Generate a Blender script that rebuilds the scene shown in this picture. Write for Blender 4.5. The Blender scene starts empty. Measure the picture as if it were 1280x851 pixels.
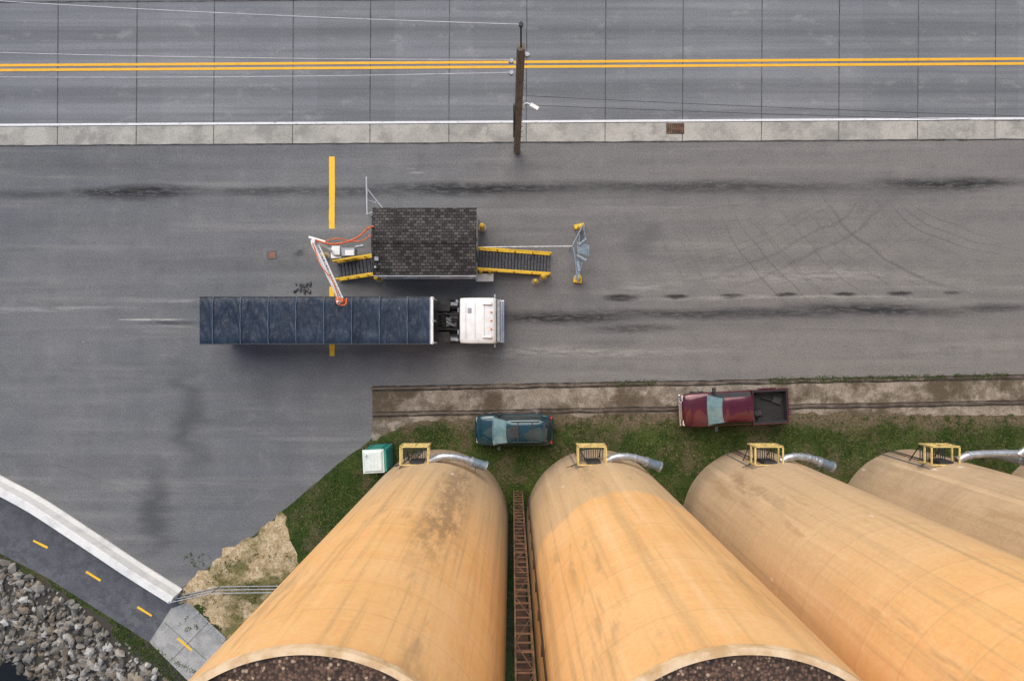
import bpy, math, random
from mathutils import Vector, Matrix, noise
random.seed(7)
R=random.random
def U(a,b): return a+(b-a)*R()
# ---- site plan: 1 plan unit = 1/21.325 m, origin under the drone (40 m up) ----
H=40.0; F=853.0
def g(u,v,z=0.0):
    k=(H-z)/F
    return Vector(((u-640)*k,(425.5-v)*k,z))
scene=bpy.context.scene
# ---------------------------------------------------------------- node helper
class NB:
    def __init__(s,name):
        s.m=bpy.data.materials.new(name); s.m.use_nodes=True
        s.t=s.m.node_tree; s.b=s.t.nodes['Principled BSDF']
    def n(s,ty,**k):
        x=s.t.nodes.new(ty)
        for a,v in k.items(): setattr(x,a,v)
        return x
    def set(s,sock,v):
        if hasattr(v,'links') and hasattr(v,'is_output'): s.t.links.new(v,sock)
        else:
            if sock.type=='RGBA' and not hasattr(v,'__len__'): v=(v,v,v,1)
            if sock.type=='RGBA' and len(v)==3: v=(*v,1)
            sock.default_value=v
    def pos(s): return s.n('ShaderNodeNewGeometry').outputs['Position']
    def obj(s): return s.n('ShaderNodeTexCoord').outputs['Object']
    def map(s,v,loc=(0,0,0),rot=(0,0,0),sc=(1,1,1),ty='POINT'):
        x=s.n('ShaderNodeMapping',vector_type=ty); s.set(x.inputs[0],v)
        x.inputs['Location'].default_value=loc; x.inputs['Rotation'].default_value=rot; x.inputs['Scale'].default_value=sc
        return x.outputs[0]
    def noise(s,v,sc,det=3,ro=.55,di=0):
        x=s.n('ShaderNodeTexNoise'); s.set(x.inputs['Vector'],v); x.inputs['Scale'].default_value=sc
        x.inputs['Detail'].default_value=min(det,4); x.inputs['Roughness'].default_value=ro; x.inputs['Distortion'].default_value=di
        return x.outputs[0]
    def noisec(s,v,sc,det=3):
        x=s.n('ShaderNodeTexNoise'); s.set(x.inputs['Vector'],v); x.inputs['Scale'].default_value=sc; x.inputs['Detail'].default_value=min(det,4)
        return x.outputs['Color']
    def mr(s,v,a,b,c=0,d=1):
        x=s.n('ShaderNodeMapRange',interpolation_type='SMOOTHSTEP'); s.set(x.inputs[0],v)
        for i,q in zip((1,2,3,4),(a,b,c,d)): x.inputs[i].default_value=q
        return x.outputs[0]
    def math(s,op,a,b=0,cl=False):
        x=s.n('ShaderNodeMath',operation=op,use_clamp=cl); s.set(x.inputs[0],a); s.set(x.inputs[1],b); return x.outputs[0]
    def mix(s,f,a,b,bl='MIX'):
        x=s.n('ShaderNodeMix',data_type='RGBA',blend_type=bl); s.set(x.inputs[0],f); s.set(x.inputs[6],a); s.set(x.inputs[7],b); return x.outputs[2]
    def vadd(s,a,b,op='ADD'):
        x=s.n('ShaderNodeVectorMath',operation=op); s.set(x.inputs[0],a); s.set(x.inputs[1],b); return x.outputs[0]
    def sep(s,v):
        x=s.n('ShaderNodeSeparateXYZ'); s.set(x.inputs[0],v); return x.outputs
    def ell(s,v,cx,cy,rx,ry,rot=0,inner=.25,amt=1):
        q=s.map(v,(cx,cy,0),(0,0,rot),(rx,ry,1e6),'TEXTURE')
        x=s.n('ShaderNodeVectorMath',operation='LENGTH'); s.set(x.inputs[0],q)
        return s.mr(x.outputs['Value'],inner,1,amt,0)
    def bump(s,h,st=.3,dist=.02):
        x=s.n('ShaderNodeBump'); x.inputs['Strength'].default_value=st; x.inputs['Distance'].default_value=dist
        s.set(x.inputs['Height'],h); s.t.links.new(x.outputs[0],s.b.inputs['Normal'])
    def out(s,col,rough=.8,metal=0,coat=0,spec=.5):
        s.set(s.b.inputs['Base Color'],col); s.set(s.b.inputs['Roughness'],rough); s.set(s.b.inputs['Metallic'],metal)
        s.b.inputs['Coat Weight'].default_value=coat; s.b.inputs['Specular IOR Level'].default_value=spec
        return s.m
def M(name,c1,c2=None,sc=3,rough=.6,metal=0,bump=0,bs=40,coat=0,stretch=(1,1,1),spec=.5,world=False):
    b=NB(name); c2=c2 or tuple(x*.7 for x in c1)
    v=b.map(b.pos() if world else b.obj(),sc=stretch)
    f=b.mr(b.noise(v,sc,4,.6),.35,.68)
    if bump: b.bump(b.noise(v,bs,2),bump)
    return b.out(b.mix(f,c1,c2),rough,metal,coat,spec)
# ---------------------------------------------------------------- mesh helper
class MB:
    def __init__(s): s.v=[]; s.f=[]; s.mi=[]; s.cur=0
    def m(s,i): s.cur=i; return s
    def add(s,vs,fs):
        o=len(s.v); s.v+= [tuple(x) for x in vs]
        for f in fs: s.f.append([i+o for i in f]); s.mi.append(s.cur)
        return s
    def box(s,c,d,rot=None,taper=1):
        c=Vector(c); hx,hy,hz=d[0]/2,d[1]/2,d[2]/2
        vs=[]
        for z,t in((-hz,1),(hz,taper)):
            for x,y in((-hx,-hy),(hx,-hy),(hx,hy),(-hx,hy)): vs.append(Vector((x*t,y*t,z)))
        if rot is not None:
            m=rot if isinstance(rot,Matrix) else Matrix.Rotation(rot,3,'Z'); vs=[m@v for v in vs]
        return s.add([c+v for v in vs],[(3,2,1,0),(4,5,6,7),(0,1,5,4),(1,2,6,5),(2,3,7,6),(3,0,4,7)])
    def cyl(s,a,b,r,r2=None,n=12,cap=True):
        a=Vector(a); b=Vector(b); r2=r if r2 is None else r2
        q=(b-a).normalized().to_track_quat('Z','Y'); vs=[]
        for p,rr in((a,r),(b,r2)):
            for i in range(n):
                t=2*math.pi*i/n; vs.append(p+q@Vector((rr*math.cos(t),rr*math.sin(t),0)))
        fs=[(i,(i+1)%n,n+(i+1)%n,n+i) for i in range(n)]
        if cap: fs+=[tuple(range(n-1,-1,-1)),tuple(range(n,2*n))]
        return s.add(vs,fs)
    def tube(s,pts,r,n=8):
        pts=[Vector(p) for p in pts]; vs=[]; fs=[]
        for k,p in enumerate(pts):
            d=(pts[min(k+1,len(pts)-1)]-pts[max(k-1,0)]).normalized(); q=d.to_track_quat('Z','Y')
            for i in range(n):
                t=2*math.pi*i/n; vs.append(p+q@Vector((r*math.cos(t),r*math.sin(t),0)))
        for k in range(len(pts)-1):
            for i in range(n): fs.append((k*n+i,k*n+(i+1)%n,(k+1)*n+(i+1)%n,(k+1)*n+i))
        fs+=[tuple(range(n-1,-1,-1)),tuple(range((len(pts)-1)*n,len(pts)*n))]
        return s.add(vs,fs)
    def grid(s,P):   # P rows of points
        nr=len(P); nc=len(P[0])
        return s.add([p for r in P for p in r],[(i*nc+j,(i+1)*nc+j,(i+1)*nc+j+1,i*nc+j+1) for i in range(nr-1) for j in range(nc-1)])
    def build(s,name,mats,parent=None,smooth=False,bevel=0,world=True):
        me=bpy.data.meshes.new(name); me.from_pydata(s.v,[],s.f); me.update()
        for m in (mats if isinstance(mats,(list,tuple)) else [mats]): me.materials.append(m)
        me.polygons.foreach_set('material_index',s.mi)
        if smooth: 
            me.polygons.foreach_set('use_smooth',[True]*len(s.f))
            try: me.set_sharp_from_angle(angle=math.radians(38))
            except Exception: pass
        o=bpy.data.objects.new(name,me); scene.collection.objects.link(o)
        if parent:
            o.parent=parent
            if world: o.matrix_parent_inverse=parent_matrix(parent).inverted()
        if bevel:
            b=o.modifiers.new('bevel','BEVEL'); b.width=bevel; b.segments=2; b.limit_method='ANGLE'
        return o
def parent_matrix(e): return Matrix.LocRotScale(e.location,e.rotation_euler,e.scale)
def grp(name,loc=(0,0,0),rz=0):
    e=bpy.data.objects.new(name,None); e.location=loc; e.rotation_euler=(0,0,rz); e.empty_display_size=.3
    scene.collection.objects.link(e); return e
def spline(pts,n=8):
    pts=[Vector(p) for p in pts]; out=[]
    for i in range(len(pts)-1):
        p0=pts[max(i-1,0)];p1=pts[i];p2=pts[i+1];p3=pts[min(i+2,len(pts)-1)]
        for k in range(n):
            t=k/n
            out.append(.5*((2*p1)+(p2-p0)*t+(2*p0-5*p1+4*p2-p3)*t*t+(3*p1-p0-3*p2+p3)*t**3))
    out.append(pts[-1]); return out
from mathutils.geometry import tessellate_polygon
def jag(poly,step=.25,amp=.05,lim=60):
    out=[]; n=len(poly)
    for i in range(n):
        a,b=poly[i],poly[(i+1)%n]; L=(b-a).length
        if abs(a.x)>lim or abs(b.x)>lim:
            out.append(a); 
            if L>lim*1.2:
                k=int(80/step); d=(b-a)/L; mid=a+d*min(max((-a).dot(d),40),L-40)
                for j in range(-k//2,k//2):
                    p=mid+d*(j*step); nn=noise.noise(Vector((p.x*1.3,p.y*1.3,3)))+.6*noise.noise(Vector((p.x*5,p.y*5,3)))
                    out.append(p+Vector((-d.y,d.x,0))*nn*amp)
            continue
        k=max(1,int(L/step)); d=(b-a).normalized()
        for j in range(k):
            p=a.lerp(b,j/k); nn=noise.noise(Vector((p.x*1.3,p.y*1.3,3)))+.6*noise.noise(Vector((p.x*5,p.y*5,3)))
            out.append(p+Vector((-d.y,d.x,0))*nn*amp)
    return out
def sheet(name,poly,z,mat,jagamp=0,step=.25):
    poly=[Vector((p.x,p.y,0)) for p in poly]
    if jagamp: poly=jag(poly,step,jagamp)
    tris=tessellate_polygon([poly])
    mb=MB(); fs=[]
    for t in tris:
        a,b,c=[poly[i] for i in t]
        fs.append(t if (b-a).cross(c-a).z>0 else t[::-1])
    mb.add([(p.x,p.y,z) for p in poly],fs)
    return mb.build(name,mat)
# ================================================================ MATERIALS
def asphalt_lot():
    b=NB('lot_asphalt'); p=b.pos()
    wob=b.vadd(p,b.vadd(b.vadd(b.noisec(b.map(p,sc=(.16,.9,1)),1.1,4),(-.5,-.5,-.5)),(4.0,.7,0),'MULTIPLY'))
    base=b.mix(b.mr(b.noise(p,.09,4,.6),.3,.7),(.125,.133,.145),(.168,.170,.172))
    x=b.sep(p)[0]
    base=b.mix(b.math('MULTIPLY',b.mr(x,-18,18),.8),base,(.190,.180,.168))
    st=b.noise(b.map(p,rot=(0,0,.006),sc=(.05,1.1,1)),1.1,4,.6)
    base=b.mix(b.mr(st,.35,.72,.0,.34),base,(.095,.096,.098),'MIX')
    st2=b.noise(b.map(p,rot=(0,0,-.02),sc=(.03,.6,1)),1.7,4,.6)
    base=b.mix(b.mr(st2,.5,.75,0,.4),base,(.29,.28,.26))
    bl=b.noise(p,.8,4,.7); base=b.mix(b.mr(bl,.5,.75,0,.3),base,(.085,.085,.088))
    base=b.mix(b.mr(bl,.5,.25,0,.25),base,(.26,.255,.245))
    def mx(lst,v):
        tot=None
        for a in lst:
            cx,cy,rx,ry,amt=a[:5]; rot=a[5] if len(a)>5 else 0; inn=a[6] if len(a)>6 else .1
            c=g(cx,cy); e=b.ell(v,c.x,c.y,rx/21.3,ry/21.3,rot,inn,amt); tot=e if tot is None else b.math('MAXIMUM',tot,e)
        return tot
    tot=mx([(175,240,130,13,1),(40,243,120,9,.55),(600,236,220,14,1),(645,236,60,15,1,0,0),(1185,231,150,13,1),(880,234,330,11,.75),
              (1090,388,180,13,1),(700,397,150,14,1),(900,392,400,11,.8),(350,240,190,10,.65),(790,411,90,8,.6),
              (1240,384,90,9,.7),(450,242,120,12,.65),(215,402,60,4,.6),(372,317,10,8,.6)],wob)
    dots=mx([(778,371,31,6,1,0,.3),(848,369.5,21,4,.95,0,.3),(917,368.5,22,4,.95,0,.3),(987,367.5,21,4,.95,0,.3),(1058,366.5,20,4,.95,0,.3),(1127,365.5,22,4,.9,0,.3),(1192,364.5,16,3,.6,0,.3)],b.vadd(p,b.vadd(b.noisec(p,3,2),(.22,.12,0),'MULTIPLY')))
    grit=b.mr(b.noise(b.map(p,sc=(.35,1.8,1)),3.6,4,.75),.36,.56,.45,1)
    base=b.mix(b.math('MULTIPLY',tot,grit),base,(.022,.022,.023))
    base=b.mix(dots,base,(.028,.027,.027))
    t2=mx([(236,520,28,115,.55,.12,0),(194,640,30,90,.68,-.12,0),(800,300,28,45,.35,-.1,0),(770,430,60,14,.25,0,0),(320,330,330,22,.18,0,0),(1000,395,400,26,.3,0,0),(90,205,200,13,.3,0,0),(900,240,500,20,.3,0,0),(450,440,250,10,.25,0,0)],wob)  # first two ellipses: soft shadow band painted into the asphalt colour
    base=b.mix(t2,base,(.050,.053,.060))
    t3=mx([(225,407,30,1.8,.5),(240,375,120,5,.35),(980,372,300,4,.4),(820,357,60,10,.35),(70,385,150,6,.35),(1000,345,260,14,.35),(700,440,300,9,.35)],wob)
    t3=b.math('MAXIMUM',t3,mx([(190,399.5,62,1.7,.9,0,.4),(520,216,16,1.6,.6),(512,211,10,1.2,.5)],p))
    base=b.mix(b.math('MULTIPLY',t3,b.mr(b.noise(b.map(p,sc=(.4,3,1)),2,4,.7),.35,.6)),base,(.40,.39,.365))
    for (cx,cy,mx_,my_,rx,ry,am) in [(1290,60,1050,320,13,4.6,.6),(20,900,130,600,9,7,.25),(760,-160,1000,300,12,4,.35)]:
        c=g(cx,cy); q=b.vadd(p,(c.x,c.y,0),'SUBTRACT')
        ln=b.n('ShaderNodeVectorMath',operation='LENGTH'); b.set(ln.inputs[0],q)
        rr=b.math('ADD',ln.outputs['Value'],b.math('MULTIPLY',b.noise(p,.2,2),1.5))
        cmb=b.n('ShaderNodeCombineXYZ'); b.set(cmb.inputs[0],rr)
        w=b.mr(b.noise(cmb.outputs[0],2.2,4,.7),.53,.62)
        c2=g(mx_,my_); msk=b.ell(p,c2.x,c2.y,rx,ry,0,.3,am)
        base=b.mix(b.math('MULTIPLY',w,msk),base,(.075,.074,.074))
    gr=b.noise(p,11,4,.85); base=b.mix(1,base,b.mix(b.mr(gr,.28,.72),(.36,.36,.36),(.66,.66,.66)),'OVERLAY')
    return b.out(base,.9,spec=.3)
def road_mat():
    b=NB('road_concrete'); p=b.pos()
    base=b.mix(b.mr(b.noise(p,.12,4,.6),.3,.7),(.180,.192,.208),(.220,.230,.242))
    st=b.noise(b.map(p,rot=(0,0,.006),sc=(.03,1.6,1)),1.6,4,.65)
    base=b.mix(b.mr(st,.38,.66,0,.55),base,(.12,.127,.138))
    sp=b.sep(p); yy=b.math('SUBTRACT',sp[1],b.math('MULTIPLY',sp[0],.0064))
    wv=b.noise(b.map(p,sc=(.1,.2,1)),2,3)
    for c,wd,am in((18.1,.75,.45),(14.6,.8,.4),(20.0,.5,.28),(13.2,.35,.3)):
        d=b.math('ABSOLUTE',b.math('SUBTRACT',b.math('ADD',yy,b.math('MULTIPLY',wv,.4)),c+.2)); base=b.mix(b.mr(d,.1,wd,am,0),base,(.10,.106,.116))
    bl=b.noise(b.map(p,sc=(.5,1,1)),1.1,4,.7); base=b.mix(b.mr(bl,.54,.75,0,.4),base,(.33,.33,.33))
    bk=b.n('ShaderNodeTexVoronoi'); b.set(bk.inputs['Vector'],b.map(p,sc=(.219,.12,0))); bk.inputs['Scale'].default_value=1; bk.inputs['Randomness'].default_value=0
    base=b.mix(.25,base,b.mix(b.sep(bk.outputs['Color'])[0],(.35,.35,.35),(.6,.6,.6)),'OVERLAY')
    gr=b.noise(p,12,4,.85); base=b.mix(.9,base,b.mix(b.mr(gr,.28,.72),(.38,.38,.38),(.64,.64,.64)),'OVERLAY')
    return b.out(base,.85,spec=.3)
def mottled(name,stops,scales,grain=12,rough=.95,gs=.8):
    b=NB(name); p=b.pos(); base=stops[0]
    for i,(c,s) in enumerate(zip(stops[1:],scales)):
        base=b.mix(b.mr(b.noise(b.vadd(p,(i*17.3,i*9,0)),s,4,.65),.44,.6),base,c)
    gr=b.noise(p,grain,4,.8); base=b.mix(gs,base,b.mix(b.mr(gr,.28,.72),(.3,.3,.3),(.72,.72,.72)),'OVERLAY')
    return b.out(base,rough,spec=.2)
def terrain_mat():
    b=NB('grass_ground'); p=b.pos()
    base=b.mix(b.mr(b.noise(p,.7,4,.7),.35,.65),(.022,.042,.008),(.052,.072,.018))
    base=b.mix(b.mr(b.noise(b.vadd(p,(9,4,0)),.45,4,.7),.46,.62,0,.8),base,(.095,.076,.044))
    yy=b.sep(p)[1]
    e=b.math('ADD',yy,b.math('MULTIPLY',b.noise(p,.8,4,.7),1.9))
    base=b.mix(b.mr(e,-4.5,-3.6,0,.9),base,(.13,.10,.068))
    gr=b.noise(p,8,4,.85); base=b.mix(1,base,b.mix(b.mr(gr,.3,.7),(.2,.2,.2),(.78,.78,.78)),'OVERLAY')
    sp=b.noise(p,13,1,.5); base=b.mix(b.mr(sp,.70,.75,0,.7),base,(.30,.28,.14))
    z=b.sep(p)[2]; base=b.mix(b.mr(z,-.015,-.1),base,(.075,.066,.055))
    return b.out(base,.95,spec=.15)
def silo_mat(i):
    b=NB('silo_concrete'); p=b.pos(); o=b.obj(); sp=b.sep(p); z=sp[2]; so_=b.sep(o)
    ro=b.vadd(o,(i*31.7,i*11.1,0))
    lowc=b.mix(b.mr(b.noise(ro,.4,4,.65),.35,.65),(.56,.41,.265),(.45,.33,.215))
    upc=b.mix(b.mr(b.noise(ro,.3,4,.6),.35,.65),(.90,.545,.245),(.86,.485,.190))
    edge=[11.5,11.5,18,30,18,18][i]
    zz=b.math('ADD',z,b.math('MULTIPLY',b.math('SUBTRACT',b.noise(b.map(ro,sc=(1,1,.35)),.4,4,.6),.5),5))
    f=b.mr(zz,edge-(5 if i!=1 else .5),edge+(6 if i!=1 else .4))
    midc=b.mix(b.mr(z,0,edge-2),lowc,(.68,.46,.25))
    base=b.mix(f,midc,upc)  # tan below blends to lighter, warmer peach above the edge height
    # vertical rain streaks
    st=b.noise(b.map(ro,sc=(1.7,1.7,.05)),1,4,.62)
    base=b.mix(b.mr(st,.50,.70,0,.38),base,(.42,.28,.155))
    st3=b.noise(b.map(ro,sc=(5,5,.09)),1,3,.6)
    base=b.mix(b.mr(st3,.54,.72,0,.30),base,(.36,.25,.15))
    base=b.mix(b.mr(st,.46,.28,0,.28),base,(.95,.70,.44))
    # slip-form lift rings
    cmb=b.n('ShaderNodeCombineXYZ'); b.set(cmb.inputs[2],z)
    wv=b.noise(cmb.outputs[0],1.9,3,.7)
    base=b.mix(.35,base,b.mix(b.mr(wv,.3,.7),(.44,.44,.44),(.56,.56,.56)),'OVERLAY')
    ringb=b.math('FRACT',b.math('DIVIDE',z,1.9)); base=b.mix(b.mr(b.math('ABSOLUTE',b.math('SUBTRACT',ringb,.5)),.0,.03,.16,0),base,(.30,.21,.13))
    # weathered patches
    pt=b.noise(b.map(ro,sc=(1.3,1.3,.22)),.5,4,.78)
    base=b.mix(b.mr(pt,.55,.68,0,.5),base,(.40,.255,.135))
    # grime run on the north-east flank
    ang=b.math('ARCTAN2',so_[1],so_[0]); wa=b.math('ADD',ang,b.math('MULTIPLY',b.math('SUBTRACT',b.noise(b.map(ro,sc=(1,1,.5)),1.1,4,.75),.5),.55))
    ga=[1.15,1.9,2.2,1.2,1.2,1.2][i]; gw=[.26,.12,.14,.2,.1,.1][i]; gz=[(3,22),(2,12),(2,14),(1,12),(1,9),(1,9)][i]
    run=b.math('MULTIPLY',b.mr(b.math('ABSOLUTE',b.math('SUBTRACT',wa,ga)),.02,gw,[.75,.5,.55,.5,.4,.4][i],0),b.math('MULTIPLY',b.mr(z,gz[0],gz[0]+3),b.mr(z,gz[1]-7,gz[1],1,0)))
    run=b.math('MULTIPLY',run,b.mr(b.noise(b.map(ro,sc=(2.5,2.5,.6)),1,4,.8),.38,.56,.15,1))
    base=b.mix(run,base,(.29,.19,.105))
    vo=b.n('ShaderNodeTexVoronoi'); b.set(vo.inputs['Vector'],b.map(ro,sc=(1,1,.4))); vo.inputs['Scale'].default_value=.8
    base=b.mix(b.math('MULTIPLY',b.mr(vo.outputs['Distance'],.04,.10,.75,0),b.mr(b.noise(ro,.6,1),.46,.52)),base,(.86,.79,.68))
    base=b.mix(b.mr(zz,0,3.0,.5,0),base,(.25,.195,.14))
    gr=b.noise(o,7,4,.75); base=b.mix(.6,base,b.mix(b.mr(gr,.25,.75),(.42,.42,.42),(.58,.58,.58)),'OVERLAY')
    return b.out(base,.62,spec=.3)
def pebble_mat():
    b=NB('roof_pebbles'); p=b.pos()
    vo=b.n('ShaderNodeTexVoronoi'); b.set(vo.inputs['Vector'],p); vo.inputs['Scale'].default_value=15
    s=b.sep(vo.outputs['Color']); c=b.mix(s[0],(.045,.026,.018),(.18,.10,.065)); c=b.mix(b.mr(s[1],.90,.93,0,1),c,(.42,.30,.20))
    c=b.mix(b.mr(vo.outputs['Distance'],.35,.75,0,.8),c,(.015,.01,.008)); b.bump(vo.outputs['Distance'],-.8,.04); return b.out(c,.85)
def shingle_mat():
    b=NB('asphalt_shingles'); o=b.obj()
    br=b.n('ShaderNodeTexBrick'); b.set(br.inputs['Vector'],b.map(o,sc=(1,1.02,1)))
    br.inputs['Color1'].default_value=(.038,.036,.036,1); br.inputs['Color2'].default_value=(.115,.108,.100,1); br.inputs['Mortar'].default_value=(.014,.013,.013,1)
    br.inputs['Scale'].default_value=1; br.inputs['Brick Width'].default_value=.26; br.inputs['Row Height'].default_value=.165; br.inputs['Mortar Size'].default_value=.018; br.inputs['Bias'].default_value=-.15
    c=b.mix(.7,br.outputs[0],b.mix(b.mr(b.noise(o,1.4,4,.7),.3,.7),(.35,.35,.35),(.62,.62,.62)),'OVERLAY')
    c=b.mix(.8,c,b.mix(b.mr(b.noise(o,28,2,.7),.3,.7),(.4,.4,.4),(.62,.62,.62)),'OVERLAY')
    b.bump(br.outputs['Fac'],-.6,.03); return b.out(c,.92,spec=.2)
def rock_mat():
    b=NB('riprap_stone'); ge=b.n('ShaderNodeNewGeometry'); r=ge.outputs['Random Per Island']
    c=b.mix(r,(.085,.08,.072),(.36,.335,.295)); 
    r2=b.math('FRACT',b.math('MULTIPLY',r,37.7)); c=b.mix(b.mr(r2,.7,.75,0,.6),c,(.24,.18,.12)); c=b.mix(b.mr(r2,.12,.08,0,.8),c,(.52,.51,.48))
    c=b.mix(b.mr(b.noise(b.pos(),2.5,4,.7),.4,.7,0,.5),c,(.08,.072,.06))
    z=b.sep(b.pos())[2]; c=b.mix(b.mr(z,-2.1,-2.5,0,.8),c,(.03,.028,.02))
    return b.out(c,.9,spec=.2)
def tarp_mat():
    b=NB('tarp_vinyl'); o=b.obj()
    c=b.mix(b.mr(b.noise(b.map(o,sc=(1,.7,1)),1.1,4,.7),.35,.68),(.010,.019,.037),(.020,.036,.064))
    c=b.mix(b.mr(b.noise(b.map(o,sc=(3.4,.4,1)),2,4,.7),.56,.75,0,.45),c,(.10,.145,.21))
    b.bump(b.noise(b.map(o,sc=(2.8,.8,1)),2.0,4,.6),.9,.09); return b.out(c,.40,spec=.4)
def paint_line(name,c,wear=.5):
    b=NB(name); p=b.pos(); n=b.noise(b.map(p,sc=(.6,2,1)),4,4,.75)
    base=b.mix(b.mr(n,.52,.68,0,wear),c,(.14,.14,.14)); base=b.mix(.3,base,b.mix(b.noise(p,1.5,3),(.3,.3,.3),(.7,.7,.7)),'OVERLAY'); return b.out(base,.7)
mLot=asphalt_lot(); mRoad=road_mat(); mTerr=terrain_mat()
mGut=mottled('gutter_concrete',[(.33,.32,.29),(.26,.25,.23),(.40,.385,.345)],[.8,.5],14,.9,.6)
mStrip=mottled('track_bed_paving',[(.23,.195,.155),(.15,.125,.098),(.29,.25,.205),(.095,.075,.052)],[.5,1.4,.35],11,.95,.9)
mDirt=mottled('dirt_gravel',[(.42,.32,.185),(.32,.235,.13),(.50,.40,.26),(.14,.125,.05)],[1.0,2.6,.45],9,.95,.9)
mPath=mottled('path_asphalt',[(.10,.105,.117),(.123,.127,.137),(.085,.088,.097)],[.6,1.6],12,.9,.6)
mConc=mottled('barrier_concrete',[(.70,.70,.68),(.60,.60,.58),(.76,.75,.72)],[1.2,.7],14,.8,.3)
mSlab=mottled('slab_concrete',[(.33,.33,.32),(.28,.28,.27),(.38,.375,.36)],[.8,1.7],14,.9,.5)
mJoint=M('joint_tar',(.035,.036,.038),(.09,.09,.092),2,.9,world=True)
mGroove=M('rail_groove',(.022,.019,.016),(.05,.04,.03),2,.95,world=True)
mWhite=paint_line('white_line_paint',(.72,.73,.74),.55); mYel=paint_line('yellow_line_paint',(.80,.42,.02),.35); mYelO=paint_line('yellow_mark_paint',(.85,.50,.02),.3)
mRail=M('rail_steel',(.16,.13,.11),(.09,.065,.05),3,.45,.6,world=True)
mGalv=M('galvanised_steel',(.55,.57,.60),(.36,.38,.41),5,.38,.75)
mGreyS=M('grey_steel',(.34,.37,.40),(.24,.26,.29),5,.5,.3)
mYP=M('safety_yellow_paint',(.80,.52,.03),(.62,.38,.03),6,.5)
mYPale=M('faded_yellow_paint',(.70,.54,.20),(.45,.33,.13),6,.6)
mDark=M('dark_metal',(.03,.03,.033),(.055,.055,.055),6,.6,.4)
mGrate=M('grating_metal',(.06,.065,.075),(.10,.10,.11),6,.6,.3)
mRub=M('rubber',(.018,.018,.019),(.03,.03,.03),8,.85)
mWP=M('white_paint',(.80,.80,.79),(.70,.70,.69),2,.4,coat=.15)
mWall=M('white_siding',(.55,.55,.53),(.42,.42,.40),2,.6)
mOr=M('orange_hose',(.75,.16,.03),(.5,.1,.03),5,.5)
mWood=M('weathered_wood',(.22,.18,.14),(.11,.09,.068),3,.9,stretch=(5,5,.5))
mRust=M('rusty_steel',(.20,.105,.055),(.08,.045,.03),2,.85,world=True)
mRustD=M('dark_rusty_steel',(.085,.05,.033),(.035,.025,.02),2,.85,world=True)
mGlass=M('window_glass',(.03,.045,.05),(.02,.03,.035),2,.06,.0,spec=1.0)
mWind=M('windshield_glass',(.17,.27,.28),(.10,.18,.19),2,.12,.0,coat=.6,spec=1.0)  # pale cyan base colour stands in for bright sky reflected in the glass
mTeal=M('teal_car_paint',(.004,.038,.055),(.007,.048,.066),2,.2,.35,coat=1)
mMar=M('maroon_car_paint',(.075,.004,.013),(.10,.007,.018),2,.2,.35,coat=1)
mChr=M('chrome',(.75,.76,.78),(.6,.6,.62),3,.15,1)
mLampR=M('red_lens',(.5,.02,.01),None,3,.2); mLampA=M('amber_lens',(.8,.25,.02),None,3,.2); mLampW=M('clear_lens',(.7,.7,.68),None,3,.1)
mTealP=M('teal_plastic',(.03,.30,.25),(.02,.22,.18),3,.5)
mSteel=M('hopper_steel',(.38,.40,.42),(.28,.30,.32),3,.45,.5)
# ================================================================ TERRAIN
LP=Vector((-30,-12.4,0)); LD=Vector((.858,-.513,0)); LN=Vector((-.513,-.858,0))
def rivd(x,y): return (x-LP.x)*LN.x+(y-LP.y)*LN.y
WZ=-2.5
def tz(x,y):
    d=rivd(x,y)-.15
    if d<=0: return 0.0
    z=-min(3.4,d*.36); return z+ .06*noise.noise(Vector((x,y,0)))*(1 if d>.5 else 0)
def axis():
    a=[i*.5 for i in range(-90,91)]; s=45;st=.7
    while s<2500: s+=st; st*=1.35; a=[-s]+a+[s]
    return a
ax=axis(); nb=len(ax)
t=MB(); t.add([(x,y,tz(x,y)) for x in ax for y in ax],[(i*nb+j,(i+1)*nb+j,(i+1)*nb+j+1,i*nb+j+1) for i in range(nb-1) for j in range(nb-1)])
t.build('ground',mTerr,smooth=True)
b=NB('river_water'); b.bump(b.noise(b.pos(),1.5,4),.25,.05)
mWat=b.out((.010,.012,.013),.1,spec=.3)
w=MB(); c=LP+LN*5.5; w.add([(*(c+LD*-2500).xy,WZ),(*(c+LN*2400+LD*-2500).xy,WZ),(*(c+LN*2400+LD*2500).xy,WZ),(*(c+LD*2500).xy,WZ)],[(0,1,2,3)])
w.build('river',mWat)
# lot
bar=spline([g(-700,330),g(-400,425),g(-200,507),g(-60,570),g(0,603),g(50,630),g(110,669),g(170,709),g(224,743)],8)
lot=[g(-3500,203),g(4500,157),g(4500,448),g(2600,458),g(1280,469),g(900,476),g(465,484),g(465,548),g(440,566),g(402,597),g(350,642),g(300,682),g(250,716),g(230,733),g(224,741)]+[p.copy() for p in reversed(bar[:-1])]+[g(-3500,260)]
sheet('parking_lot',lot,.004,mLot,.07)
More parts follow.
